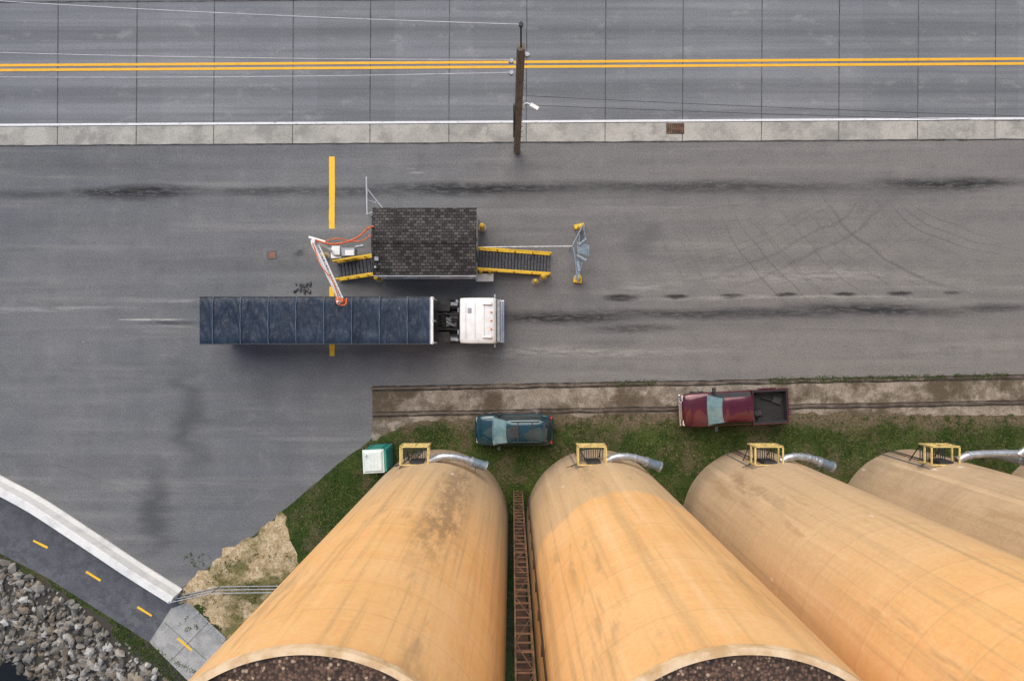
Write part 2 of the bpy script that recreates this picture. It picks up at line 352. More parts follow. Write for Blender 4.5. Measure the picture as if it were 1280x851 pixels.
# road
def ry(v,u): return v-.0064*(u)
def rs(v0,v1,u0=-42000,u1=42000): return [g(u0,ry(v0,u0)),g(u1,ry(v0,u1)),g(u1,ry(v1,u1)),g(u0,ry(v1,u0))][::-1]
U0,U1=-12000,13000
sheet('road',rs(-140,160,U0,U1),.008,mRoad)
sheet('gutter_pan',rs(158,182.5,U0,U1),.012,mGut)
sheet('sidewalk',rs(-170,-139,U0,U1),.012,mGut)
j=MB()
def strip(mb,p,q,wd,z,n=1,jit=0):
    d=(q-p).normalized(); nn=Vector((-d.y,d.x,0))*wd/2; P=[[],[]]
    for i in range(n+1):
        c=p.lerp(q,i/n); w2=1+jit*noise.noise(c*2.1); off=nn*jit*noise.noise(c*.9+Vector((5,1,1)))
        P[0].append((*(c-nn*w2+off).xy,z)); P[1].append((*(c+nn*w2+off).xy,z))
    mb.grid([P[1],P[0]])
for k in range(-14,30):
    u=72+97.6*k+ (1 if k%2 else 0)
    strip(j,g(u+2,ry(-138,u)),g(u,ry(182,u)),.045,.017,80,.5)
for v,wd in((3.5,.07),(-66,.05),(182.6,.08),(158.5,.035)):
    strip(j,g(-1500,ry(v,-1500)),g(2800,ry(v,2800)),wd,.0165,400,.6)
j.build('road_joint',mJoint)
yl=MB()
for v in(82.2,88.2): strip(yl,g(U0,ry(v,U0)),g(U1,ry(v,U1)),.155,.021)
yl.build('centre_line',mYel)
wl=MB(); strip(wl,g(U0,ry(156.6,U0)),g(U1,ry(156.6,U1)),.13,.021); wl.build('edge_line',mWhite)
e=grp('storm_drain',g(844,161))
d=MB(); d.box(g(844,161,.02),(1.05,.62,.012)); d.build('frame',mRustD,e)
d=MB()
for i in range(9): d.box(g(844,161,.035)+Vector((-.44+i*.11,0,0)),(.045,.54,.02))
for y in(-.27,0,.27): d.box(g(844,161,.036)+Vector((0,y,0)),(.98,.04,.02))
d.build('bars',mRust,e)
e=grp('manhole_cover',g(340,319)); d=MB(); d.box(g(340,319,.012),(.55,.5,.012),.1); d.build('frame',mGrate,e)
d=MB(); d.box(g(340,319,.022),(.42,.38,.012),.1); d.build('lid',M('rust_lid',(.25,.10,.06),(.15,.07,.05)),e)
y=MB(); strip(y,g(415,286),g(415,196),.33,.009,30,.12); strip(y,g(415,445),g(415,358),.29,.009,30,.12); y.build('stop_bar_marking',mYelO)
# embedded rail track
top=lambda u:484-(u-465)*.0185
tr=[g(465,483.6),g(465,549),g(520,527),g(640,521),g(900,517),g(1280,519),g(3000,505),g(3000,top(3000))]
sheet('track_bed',tr,.008,mStrip,.22)
r=MB()
for a in(1.5,33.5):
    r.m(0); strip(r,g(466,top(466)+a),g(2900,top(2900)+a),.07,.024,400,.2)
    r.m(1); strip(r,g(466,top(466)+a+2.7),g(2900,top(2900)+a+2.7),.11,.0165,500,.7); strip(r,g(466,top(466)+a-2.1),g(2900,top(2900)+a-2.1),.07,.0165,500,.8)
r.build('railway_track',[mRail,mGroove])
sheet('dirt_patch',[g(352,640),g(300,681),g(250,715),g(231,731),g(226,742),g(222,752),g(245,757),g(282,800),g(300,810),g(420,760),g(372,700),g(362,668)],.006,mDirt,.45,.3)
pe=[g(-700,430),g(-300,560),g(-100,643),g(0,691),g(60,722),g(120,760),g(187,802)]
sheet('bike_path',[p for p in pe]+[g(215,770),g(224,752),g(226,744)]+[p.copy() for p in reversed(bar[:-1])],.009,mPath)
sheet('concrete_slab',[g(187,802),g(236,851),g(330,951),g(372,900),g(283,797),g(236,752),g(214,760)],.013,mSlab)
j=MB(); strip(j,g(207,778),g(258,824),.03,.017,20,.4); strip(j,g(262,776),g(212,827),.03,.017,20,.4); j.build('slab_joint',mJoint)
y=MB()
for a,b_ in(((-150,581),(-133,588)),((-84,612),(-68,620)),((-22,643),(-7,650)),((42,675),(60,684)),((108,714),(126,725)),((172,758),(190,769)),((222,797),(240,812))): strip(y,g(*a),g(*b_),.13,.018,8,.2)
y.build('path_centre_dash',mYelO)
def sweep(path,prof):
    P=[]
    for k,p in enumerate(path):
        d=(path[min(k+1,len(path)-1)]-path[max(k-1,0)]).normalized(); nn=Vector((-d.y,d.x,0))
        P.append([p+nn*a+Vector((0,0,zz)) for a,zz in prof])
    return P
mb=MB()
prof=[(-.42,0),(-.42,.10),(-.30,.35),(-.24,.88),(-.21,.92),(.21,.92),(.24,.88),(.30,.35),(.42,.10),(.42,0)]
P=sweep(bar,prof); mb.grid([list(q) for q in P]); mb.add([v for v in P[-1]],[tuple(range(len(prof)))[::-1]]); mb.add([v for v in P[0]],[tuple(range(len(prof)))])
mb.build('concrete_barrier',mConc,smooth=False)
# riprap
rk=MB()
phi=(1+5**.5)/2
ico=[Vector(v).normalized() for v in[(-1,phi,0),(1,phi,0),(-1,-phi,0),(1,-phi,0),(0,-1,phi),(0,1,phi),(0,-1,-phi),(0,1,-phi),(phi,0,-1),(phi,0,1),(-phi,0,-1),(-phi,0,1)]]
icf=[(0,11,5),(0,5,1),(0,1,7),(0,7,10),(0,10,11),(1,5,9),(5,11,4),(11,10,2),(10,7,6),(7,1,8),(3,9,4),(3,4,2),(3,2,6),(3,6,8),(3,8,9),(4,9,5),(2,4,11),(6,2,10),(8,6,7),(9,8,1)]
def rock(mb,c,s):
    m=Matrix.Rotation(U(0,6.3),3,'Z')@Matrix.Rotation(U(-.6,.6),3,'X'); sc=Vector((s*U(.8,1.5),s*U(.55,1.0),s*U(.5,.8)))
    mb.add([c+m@Vector((v.x*sc.x*U(.65,1.2),v.y*sc.y*U(.65,1.2),v.z*sc.z*U(.7,1.2))) for v in ico],icf)
for i in range(6200):
    tt=U(-22,28); dd=.3+8.2*R()
    if tt>4.5 and dd<.35+(tt-4.5)*.15+.2*math.sin(tt*2): continue
    if tt>11.5 and dd<1.4+(tt-11.5)*.6: continue
    p=LP+LD*tt+LN*dd; s=U(.08,.19) if R()<.68 else U(.19,.36)
    rock(rk,Vector((p.x,p.y,tz(p.x,p.y)+s*.3)),s)
rk.build('riprap',rock_mat())
lg=MB(); lg.tube(spline([g(-5,790,0)+Vector((0,0,-1.3)),g(12,800)+Vector((0,0,-1.6)),g(40,822)+Vector((0,0,-1.9))],5),.055,6); lg.build('driftwood',M('pale_wood',(.5,.47,.42)))
gv=MB()
def inpoly(x,y,P):
    c=False;n=len(P)
    for i in range(n):
        a,b_=P[i],P[i-1]
        if (a[1]>y)!=(b_[1]>y) and x<(b_[0]-a[0])*(y-a[1])/(b_[1]-a[1])+a[0]: c=not c
    return c
DP=[(352,640),(300,681),(250,715),(228,745),(282,800),(370,740),(372,700)]
for i in range(1500):
    u,v=U(225,380),U(630,800)
    if inpoly(u,v,DP): rock(gv,g(u,v)+Vector((0,0,.015)),U(.02,.06))
gv.build('gravel',mDirt)
# grass blades
gm=NB('grass_blades'); r_=gm.n('ShaderNodeNewGeometry').outputs['Random Per Island']
c_=gm.mix(r_,(.018,.043,.008),(.070,.105,.024)); c_=gm.mix(gm.mr(r_,.90,.92),c_,(.18,.16,.06)); gm.out(c_,.8,spec=.2)
GP=[(560,524),(700,519),(850,517),(1300,519),(1700,520),(1700,640),(420,680),(372,700),(355,650),(400,602),(440,570),(480,552),(540,530)]
gb=MB()
def tuft(x,y,h,k):
    z=tz(x,y)
    for q in range(k):
        a=U(0,6.28); px,py=x+U(-.09,.09),y+U(-.09,.09); w_=U(.012,.028); l=h*U(.6,1.2)
        gb.add([(px-w_*math.sin(a),py+w_*math.cos(a),z),(px+w_*math.sin(a),py-w_*math.cos(a),z),(px+math.cos(a)*l*.8,py+math.sin(a)*l*.8,z+l*.6)],[(0,1,2)])
for i in range(16000):
    u,v=U(355,1330),U(514,700)
    if not inpoly(u,v,GP): continue
    p=g(u,v); dn=noise.noise(Vector((p.x*.45,p.y*.45,0)))+.6*noise.noise(Vector((p.x*1.5,p.y*1.5,4)))
    if v<545 and u>520: dn-=.25*(545-v)/25
    if dn<-.08 and R()<.85: continue
    tuft(p.x,p.y,U(.07,.16)*(1.5 if dn>.2 else 1),7)
for i in range(1200):
    if R()<.6:
        u=U(560,1300); v=top(u)+U(-2,3)
        if noise.noise(Vector((u*.012,0,7)))<(.25 if u<960 else -.15): continue
    else:
        u,v=U(225,370),U(690,790)
        if noise.noise(Vector((u*.03,v*.03,2)))<.05: continue
    p=g(u,v); tuft(p.x,p.y,U(.08,.14),8)
for i in range(900):
    tt=U(8,18); p=LP+LD*tt+LN*U(.1,.4+(tt-6)*.25); tuft(p.x,p.y,U(.1,.2),8)
gb.build('grass',gm.m)
# ================================================================ SILOS
SR=4.10; SH=25.9; SY=-10.47
mPeb=pebble_mat(); mRim=M('rim_concrete',(.80,.60,.38),(.58,.37,.18),2.0,.8,world=True)
mDuct=M('blue_grey_steel',(.22,.29,.34),(.15,.2,.24),4,.45,.5)
for i,sx in enumerate([-4.31,4.92,14.07,23.21,32.4,41.6]):
    C=Vector((sx,SY,0)); e=grp('grain_silo',C)
    n=160; mb=MB()
    zs=[0,SH*.25,SH*.5,SH*.75,SH-.2]
    mb.grid([[C+Vector((SR*math.cos(2*math.pi*k/n),SR*math.sin(2*math.pi*k/n),z)) for k in range(n+1)][::-1] for z in zs])
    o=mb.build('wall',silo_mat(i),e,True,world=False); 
    for v in o.data.vertices: v.co-=C
    mb=MB(); pr=[(SR+.0,SH-.2),(SR+.03,SH-.19),(SR+.03,SH),(SR-.12,SH),(SR-.12,SH-.16),(SR-.12,SH-.26)]
    mb.grid([[C+Vector((rr*math.cos(2*math.pi*k/n),rr*math.sin(2*math.pi*k/n),z+.012*noise.noise(Vector((k*.3,i,z))))) for k in range(n+1)][::-1] for rr,z in pr])
    mb.build('rim',mRim,e,False)
    mb=MB(); rings=[[C+Vector((rr*math.cos(2*math.pi*k/64),rr*math.sin(2*math.pi*k/64),SH-.16+.4*(1-(rr/SR)**2))) for k in range(65)] for rr in(SR-.11,3,2,1,.02)]
    mb.grid([q[::-1] for q in rings]); mb.build('roof',mPeb,e,True)
    mb=MB(); mb.cyl(C+Vector((0,-.4,SH+.2)),C+Vector((0,-.4,SH+.7)),.35,n=20); mb.cyl(C+Vector((1.2,-1,SH)),C+Vector((1.2,-1,SH+.6)),.12); mb.build('roof_hatch',mGalv,e,True)
    px=sx-.76; y0,y1=-5.50,-6.44; z0,z1=3.55,4.65; hw=.72
    fr=MB()
    for (xx,yy_) in((px-hw,y0),(px+hw,y0),(px-hw,y1),(px+hw,y1),(px,y0)): fr.box((xx,yy_,(z0+z1)/2),(.07,.07,z1-z0))
    for z in(z0+.5,z1):
        fr.box((px,y0,z),(2*hw+.06,.075,.075)); 
        fr.box((px-hw,(y0+y1)/2,z),(.075,y0-y1,.075)); fr.box((px+hw,(y0+y1)/2,z),(.075,y0-y1,.075))
    fr.box((px,y1,z1),(2*hw,.06,.06))
    fr.box((px,y0,z0+.02),(2*hw,.04,.14))
    fr.build('platform_railing',mYPale,e)
    fl=MB()
    for k in range(12): fl.box((px-hw+.06+k*.12,(y0+y1)/2,z0),(.035,y0-y1,.04))
    for k in(-.6,.6): fl.cyl((px+k,y0,z0),(px+k,-6.6,z0-1.1),.03,n=6)
    fl.box((px+.1,-6.33,z0+.55),(.7,.12,1.0)); fl.build('platform_floor',mDark,e)
    ld=MB()
    for k in(-.2,.2): ld.cyl((px-.35+k,-6.44,0),(px-.35+k,-6.44,z0),.02,n=6)
    for k in range(11): ld.cyl((px-.55,-6.44,.3+.3*k),(px-.15,-6.44,.3+.3*k),.014,n=5)
    for q,hh in((-1.3,4.4),(-1.05,4.2)): ld.cyl((px+q,-6.62,hh),(px-.7,-6.47,hh-.3),.02,n=5)
    ld.build('ladder',mDark,e)
    du=MB()
    if i<3 :
        pts=spline([(sx+.05,-6.34,4.1),(sx+.5,-6.12,4.15),(sx+1.1,-6.10,4.1),(sx+1.7,-6.22,4.0),(sx+2.2,-6.42,3.9)],6)
        du.tube(pts,.19,14)
        for q in range(0,len(pts)-1,4): du.cyl(pts[q],pts[q]+(pts[q+1]-pts[q]).normalized()*.06,.225,n=14)
        du.m(1); du.cyl((sx+2.2,-6.42,3.9),(sx+2.85,-6.65,3.78),.25,n=16); du.m(0); du.cyl((sx+2.85,-6.65,3.78),(sx+2.95,-6.69,3.76),.29,n=16); du.cyl((sx+2.1,-6.38,3.92),(sx+2.2,-6.42,3.9),.28,n=16)
        for q in(.9,2.4): du.cyl((sx+q,-6.2-(.3 if q>2 else 0),3.9),(sx+q*.95,-7.35 if q>2 else -6.45,3.0),.03,n=6)
    else:
        pts=spline([(sx+.2,-6.32,4.1),(sx+1,-6.0,4.1),(sx+3.4,-5.95,4.1),(sx+3.9,-6.1,4.1),(sx+4.2,-6.45,3.8),(sx+4.2,-6.55,.3)],6)
        du.tube(pts,.2,14)
        for q in range(0,len(pts)-1,5): du.cyl(pts[q],pts[q]+(pts[q+1]-pts[q]).normalized()*.07,.25,n=14)
        du.tube(spline([(sx+3.3,-6.0,4.2),(sx+3.9,-5.65,4.2),(sx+4.6,-5.75,4.2),(sx+4.8,-6.35,4.0)],5),.17,12)
    du.build('aeration_duct',[mGalv,mDuct],e,True)
    cd=MB(); a=math.radians(112); pp=C+Vector(((SR+.05)*math.cos(a),(SR+.05)*math.sin(a),0))
    cd.cyl(pp,pp+Vector((0,0,z1)),.03,n=6); cd.build('conduit',mGreyS,e)
# ladder tower in the first gap
e=grp('ladder_tower',(.3,-9.3,0)); tw=MB()
X0,X1=.10,.60; Ya,Yb=-8.75,-9.25; HT=27.0
for x in(X0,X1):
    for yy_ in(Ya,Yb): tw.box((x,yy_,HT/2),(.05,.05,HT))
k=0; z=.4
while z<HT:
    tw.box(((X0+X1)/2,Ya,z),(X1-X0,.035,.035))
    if k%2==0: tw.box(((X0+X1)/2,Yb,z),(X1-X0,.035,.035))
    if k%3==0:
        tw.box((X0,(Ya+Yb)/2,z),(.035,Ya-Yb,.035)); tw.box((X1,(Ya+Yb)/2,z),(.035,Ya-Yb,.035))
        zz=min(z+1.8,HT); tw.cyl((X0 if k%2 else X1,Ya,z),(X1 if k%2 else X0,Ya,zz),.018,n=5)
    z+=.6;k+=1
tw.build('lattice_frame',mRust,e)
tw=MB(); tw.box((.35,-9.95,HT/2),(.36,.4,HT)); 
for q in range(12): tw.box((.35,-9.95,1.5+q*2.2),(.44,.48,.09))
tw.build('elevator_leg',mRustD,e)
e=grp('silo_ladder',(1.0,-9.4,0)); tw=MB()
for q in(-.16,.16): tw.cyl((.93,-9.2+q,0),(.93,-9.2+q,SH+.8),.02,n=6)
q=.3
while q<SH+.6: tw.cyl((.93,-9.36,q),(.93,-9.04,q),.013,n=5); q+=.32
for q in range(10): tw.box((.90,-9.2,1.5+q*2.6),(.08,.38,.04))
tw.build('rails',mRustD,e)
# ================================================================ SCALE HOUSE
e=grp('scale_house',(-4.75,5.35,0)); x0,x1,y0,y1=-7.5,-1.98,3.6,7.15
mb=MB(); mb.box(((x0+x1)/2,(y0+y1)/2,1.45),(x1-x0,y1-y0,2.9))
for xx in(x0,x1): mb.add([(xx,y0,2.9),(xx,y1,2.9),(xx,(y0+y1)/2,3.55)],[(0,1,2)])
mb.build('walls',mWall,e)
mb=MB()
for q in range(17): mb.box(((x0+x1)/2,y0-.008,.2+q*.165),(x1-x0,.016,.02))
for xx,wd in((-6.6,.9),(-4.7,1.3),(-2.9,.9)):
    mb.box((xx,y0-.02,1.75),(wd+.12,.04,.97))
mb.build('trim',mWP,e)
mb=MB()
for xx,wd in((-6.6,.9),(-4.7,1.3),(-2.9,.9)): mb.box((xx,y0-.03,1.75),(wd,.04,.85))
mb.box((x1+.02,4.7,1.75),(.04,.6,.8)); mb.box((x0-.02,4.3,1.6),(.04,.8,1.8))
mb.build('windows',mGlass,e)
mSh=shingle_mat()
mb=MB(); yr=(y0+y1)/2; ov=.05
for s,ye in((-1,y0-ov),(1,y1+ov)):
    P=[[Vector((x0-.06+(x1-x0+.12)*i/30,yr+(ye-yr)*t_,3.42+(2.95-3.42)*t_+.014*noise.noise(Vector((i*.6,t_*5,s))))) for t_ in[k/12 for k in range(13)]] for i in range(31)]
    if s<0: P=[q[::-1] for q in P]
    mb.grid(P)
o=mb.build('roof',mSh,e); m_=o.modifiers.new('s','SOLIDIFY'); m_.thickness=.07
mb=MB()
for k in range(19): mb.box((x0+.1+k*.3,yr,3.432+.004*(k%2)),(.29,.22,.02),Matrix.Rotation(.03*(k%2*2-1),3,'Y'))
mb.build('ridge_cap',mSh,e)
mb=MB()
mb.cyl((x0-.02,y0-.1,2.88),(x1+.02,y0-.1,2.88),.055,n=8); mb.cyl((x1-.1,y0-.09,0),(x1-.1,y0-.09,2.85),.04,n=8); mb.cyl((-7.35,3.95,3.0),(-7.35,3.95,3.35),.06,n=10); mb.box((-7.3,4.4,3.1),(.2,.2,.3))
mb.build('gutter_and_vents',mGreyS,e)
def stair(name,xa,za,xb,zb,yc0,yc1,hw,mat_tread,nt,rail_h=.95):
    e=grp(name,((xa+xb)/2,(yc0+yc1)/2,0)); A=Vector((xa,yc0,za)); B=Vector((xb,yc1,zb)); d=B-A; nn=Vector((-d.y,d.x,0)).normalized()
    tr=MB()
    for k in range(nt):
        p=A.lerp(B,(k+.5)/nt); tr.box(p,(d.xy.length/nt*.72,hw*2,.05),math.atan2(d.y,d.x))
    tr.box((A+B)/2-Vector((0,0,.12)),(d.length,hw*1.9,.03),(d.to_track_quat('X','Z')).to_matrix())
    tr.build('treads',mat_tread,e)
    r=MB(); 
    for s in(-1,1):
        a=A+nn*hw*s; b_=B+nn*hw*s
        q=(b_-a).to_track_quat('X','Z').to_matrix(); up=Vector((0,0,rail_h))
        r.box((a+b_)/2,((b_-a).length,.08,.16),q); r.box((a+b_)/2+up,((b_-a).length,.09,.07),q); r.box((a+b_)/2+up*.55,((b_-a).length,.05,.05),q)
        for k in range(5): 
            p=a.lerp(b_,k/4); r.box(p+up/2,(.07,.07,rail_h),0)
    r.build('handrails',mYP,e)
    return e
stair('access_ramp',2.2,.12,-1.9,.85,4.42,4.62,.58,mGrate,22)
stair('steel_stairs',-10.15,.15,-7.65,.95,4.02,4.3,.52,mGrate,11)
def bollard(u,v,h=1.0,r=.12):
    p=g(u,v); e=grp('bollard',p); b_=MB(); b_.cyl(p,p+Vector((0,0,h)),r,n=18)
    for k in range(4): b_.cyl(p+Vector((0,0,h+r*math.sin(k*math.pi/8)*.8)),p+Vector((0,0,h+r*math.sin((k+1)*math.pi/8)*.8)),r*math.cos(k*math.pi/8),r*math.cos((k+1)*math.pi/8),18,False)
    b_.build('post',mYP,e,True); b_=MB(); b_.cyl(p,p+Vector((0,0,.05)),r+.1,n=18); b_.build('footing',mGut,e)
for u,v,h,r in((603,285,.9,.14),(602,340,1.0,.13),(613,340,1.0,.13),(679,346,.7,.17),(669,352,.6,.11),(474,349,.9,.13),(724,286,.8,.15),(722,348,.7,.15),(408,320,.9,.11)): bollard(u,v,h,r)
e=grp('utility_box',g(608,345)); mb=MB(); mb.box(g(606,347,.35),(.95,.4,.7)); mb.box(g(606,347,.72),(1.0,.45,.04)); mb.build('cabinet',mWall,e,bevel=.02)
mb=MB(); mb.box(g(606,347,.4)+Vector((0,-.21,0)),(.4,.03,.5)); mb.build('door',mGreyS,e)
e=grp('conduit_pipe',g(655,308)); mb=MB(); mb.cyl(g(600,309,1.6),g(716,308,1.6),.03,n=8); mb.cyl(g(716,308,1.6),g(712,311,0),.03,n=8); mb.build('pipe',mGalv,e,True)
e=grp('steel_gate_frame',g(723,318))
A=g(724,288,0);B=g(722,347,0); mb=MB()
z=1.9
a2=g(729,281,z); b2=g(722,352,z); c2=g(716,306,z); d2=g(719,322,z)
for p,q in((A,a2),(B,b2),(a2,c2),(c2,d2),(d2,b2),(a2,g(733,303,1.8)),(b2,g(728,327,1.7)),(g(736,306,1.8),g(736,320,1.8)),(a2,g(721,298,1.2))): mb.cyl(p,q,.04,n=8)
mb.cyl(A+Vector((0,0,.25)),B+Vector((0,0,.25)),.05,n=8)
mb.add([g(721,302,z),g(735,306,z-.1),g(734,319,z-.1),g(722,316,z)],[(3,2,1,0)]); mb.add([d2+Vector((.05,0,.03)),g(728,324,z-.2),b2+Vector((0,.7,0))],[(0,1,2)])
mb.box(g(728,302,z+.08),(.55,.10,.05),.7); mb.box(g(727,322,z+.08),(.6,.12,.05),-.5); mb.box(g(723,333,z),(.14,.55,.06),.15)
mb.build('frame',M('pale_blue_steel',(.26,.33,.38),(.17,.22,.26),7,.5,.3),e)
mb=MB(); mb.box(g(724,283,.12),(.6,.26,.2),.2); mb.box(g(722,351,.12),(.5,.26,.2),-.1); mb.build('base_weights',mYP,e,bevel=.03)
# grain probe
e=grp('grain_probe',g(420,317))
T=g(393,303,4.5); Bs=Vector((T.x,T.y,0)); E=g(428,378,4.3)
mb=MB(); mb.cyl(Bs,T+Vector((0,0,.3)),.11,n=14); mb.box(Bs+Vector((0,0,.06)),(.6,.6,.12)); mb.box(Bs+Vector((.3,0,1.0)),(.45,.5,.7)); mb.build('mast',mWP,e,True)
mb=MB(); dd=(E-T).normalized(); s=Vector((-dd.y,dd.x,0))*.16
for o_ in(s,-s,Vector((0,0,.3))): mb.cyl(T+o_,E+o_*.6,.045,n=8)
for k in range(14):
    p=T.lerp(E,k/14); q=T.lerp(E,(k+1)/14); mb.cyl(p+s*(1 if k%2 else -1),q+s*(-1 if k%2 else 1),.022,n=5); mb.cyl(p+s,p-s,.022,n=5)
mb.cyl(E+Vector((.0,0,1.0)),E+Vector((0,0,-.9)),.05,n=10)
mb.cyl(T+Vector((-.25,.25,.1)),T+Vector((.6,.0,.1)),.07,n=8); mb.build('boom',mWP,e,True)
mb=MB(); mb.cyl(E+Vector((.02,.05,.3)),E+Vector((.02,.05,-.5)),.12,n=12); mb.box(E+Vector((0,.12,.25)),(.26,.18,.2)); 
mb.tube(spline([E+Vector((-.25,.3,.3)),E+Vector((-.1,-.1,.6)),E+Vector((.25,-.15,.5)),E+Vector((.3,.2,.3))],6),.035,8)
mb.tube(spline([T+Vector((.1,.1,.2)),g(412,305,4.6),g(432,303,4.3),g(450,295,4.0),g(458,287,3.6),g(467,283,3.3)],6),.05,8)
mb.tube(spline([T+Vector((0,0,.3)),g(400,330,4.9),g(415,350,4.9),E+Vector((0,0,.5))],6),.03,8)
mb.tube(spline([g(405,303,2.5),g(420,298,2.6),g(440,302,2.2),g(455,300,1.9),g(466,292,1.6)],6),.035,8)
mb.build('hose',mOr,e,True)
e=grp('control_cabinet',g(438,320)); mb=MB(); mb.box(g(437,316,1.1),(.75,.45,.7)); mb.box(g(425,314,.9),(.35,.35,.5)); mb.cyl(g(437,318,0),g(437,317,.9),.06); mb.cyl(g(444,309,1.2),g(455,307,1.2),.08); mb.build('box',mGreyS,e,bevel=.03)
mb=MB(); mb.box(g(437,316,1.47),(.5,.3,.03)); mb.build('plate',mWP,e)
e=grp('pipe_handrail',g(465,250)); mb=MB()
for p,q in((g(458,222,2.2),g(460,250,0)),(g(458,222,2.2),g(459,268,1.8)),(g(459,236,1.6),g(478,260,.9)),(g(459,268,1.8),g(478,260,.9)),(g(459,250,1.8),g(470,254,1.2)),(g(478,260,.9),g(478,262,0)),(g(459,268,1.8),g(464,270,0))): mb.cyl(p,q,.04,n=8)
mb.build('tubes',M('light_steel',(.6,.62,.65),(.5,.52,.55),5,.5,.1),e,True)
mb=MB()
for k in range(26): rock(mb,g(381+U(-12,10),360+U(-5,6))+Vector((0,0,.05)),U(.05,.14))
mb.build('debris_pile',mGrate)
# ================================================================ UTILITY POLE
pb=Vector((.28,11.1,0)); e=grp('utility_pole',pb); mb=MB(); pt=pb+Vector((.06,0,14.2))
mb.cyl(pb,pt,.20,.165,n=20); mb.build('shaft',mWood,e,True)
mb=MB(); mb.cyl(pt,pt+Vector((-.02,.05,1.6)),.035,n=8); mb.cyl(pt+Vector((-.02,.05,1.6)),pt+Vector((-.02,.05,1.75)),.08,n=10); mb.build('pole_top_pin',mDark,e,True)
mb=MB(); 
for z,dx in((12.8,-.22),(11.6,-.22),(13.4,.22)): 
    c=pb+Vector((dx,0,z)); mb.cyl(c,c+Vector((dx*.9,0,0)),.06,n=10); mb.cyl(c+Vector((dx*.4,0,-.06)),c+Vector((dx*.4,0,.12)),.09,n=10)
mb.build('insulators',mGreyS,e,True)
mb=MB(); c=pb+Vector((.15,-.05,7.6)); mb.tube(spline([c,c+Vector((.25,.1,.3)),c+Vector((.5,-.05,.4))],5),.03,8); mb.box(c+Vector((.62,-.1,.38)),(.42,.17,.12),-.5); mb.build('lamp_bracket',mWP,e,True)
mb=MB(); 
for k in range(12): 
    z=1+k*.9; mb.cyl(pb+Vector((.15,-.02,z)),pb+Vector((.28,-.02,z)),.015,n=5)
mb.box(pb+Vector((-.19,-.05,5.5)),(.06,.1,5)); mb.build('steps_and_riser',mDark,e)
mWire=M('wire_aluminium',(.55,.56,.58),(.4,.4,.42),2,.5,.3)
def wire(p,q,sag,r,m):
    w_=MB(); pts=[p.lerp(q,k/40)-Vector((0,0,sag*4*(k/40)*(1-k/40))) for k in range(41)]; w_.tube(pts,r,5); w_.build('power_line',m)
wire(pt+Vector((0,.05,1.7)),Vector((-48,14.6,15.5)),1.0,.012,mWire)
wire(pb+Vector((-.4,0,13)),Vector((-48,12.6,13.2)),1.0,.012,mWire)
wire(pb+Vector((-.4,0,11.7)),Vector((-48,11.4,12)),1.0,.012,mWire)
wire(pb+Vector((.4,0,9.0)),Vector((48,9.6,9.2)),.7,.010,mDark)
wire(pb+Vector((.3,0,7.8)),Vector((48,9.9,8.0)),.6,.010,mDark)
for q in(-48,48):
    e=grp('utility_pole',(q,11.3,0)); mb=MB(); mb.cyl((q,11.5,0),(q,11.5,15.5),.20,.15,n=16); mb.box((q,12,13.1),(.12,3.6,.12)); mb.build('shaft',mWood,e,True)
# ================================================================ RAILINGS bottom-left
def railing(name,pts,h,mat,rails=(1,.55,.2),r=.03,posts=1.5):
    e=grp(name,pts[0]); m=MB()
    for a,b_ in zip(pts,pts[1:]):
        n_=max(1,round((b_-a).length/posts))
        for k in range(n_+1): p=a.lerp(b_,k/n_); m.cyl(p,p+Vector((0,0,h)),r,n=8)
        for f in rails: m.cyl(a+Vector((0,0,h*f)),b_+Vector((0,0,h*f)),r,n=8)
    m.build('rails',mat,e,True)
railing('pipe_railing',[g(222,744),g(275,732),g(352,731)],1.15,mGreyS,(1,.55,.1),.028,1.5)
railing('slab_railing',[g(232,750),g(285,796)],.9,mGreyS,(1,.5),.02,1.3)
# ================================================================ VEHICLES
def wheel(mb,x,y,r,w_,side):
    mb.m(0); mb.cyl((x,y-w_/2,r),(x,y+w_/2,r),r,n=28); mb.cyl((x,y-w_/2-.012,r),(x,y+w_/2+.012,r),r*.86,n=28)
    mb.m(1); mb.cyl((x,y+side*(w_/2+.008),r),(x,y+side*(w_/2+.02),r),r*.6,n=18); mb.cyl((x,y+side*(w_/2+.02),r),(x,y+side*(w_/2+.05),r),r*.2,n=12)
def body(mb,st):
    P=[]
    for x,w_,zb,zt,cr in st:
        h=[(0,zt+cr),(.3*w_,zt+cr*.93),(.6*w_,zt+cr*.7),(.82*w_,zt+cr*.3),(.92*w_,zt-.015),(.97*w_,zt-.06),(w_,zt-.17),(w_,zt-.34),(.985*w_,(zt+zb)/2-.05),(.96*w_,zb+.1),(.88*w_,zb)]
        full=[(x,-a,b_) for a,b_ in h[::-1]]+[(x,a,b_) for a,b_ in h[1:]]
        P.append(full)
    mb.grid([q for q in P]); n_=len(P[0])
    mb.add(P[0],[tuple(range(n_))]); mb.add(P[-1],[tuple(range(n_))[::-1]])
def lerp(a,b_,t_): return a+(b_-a)*t_
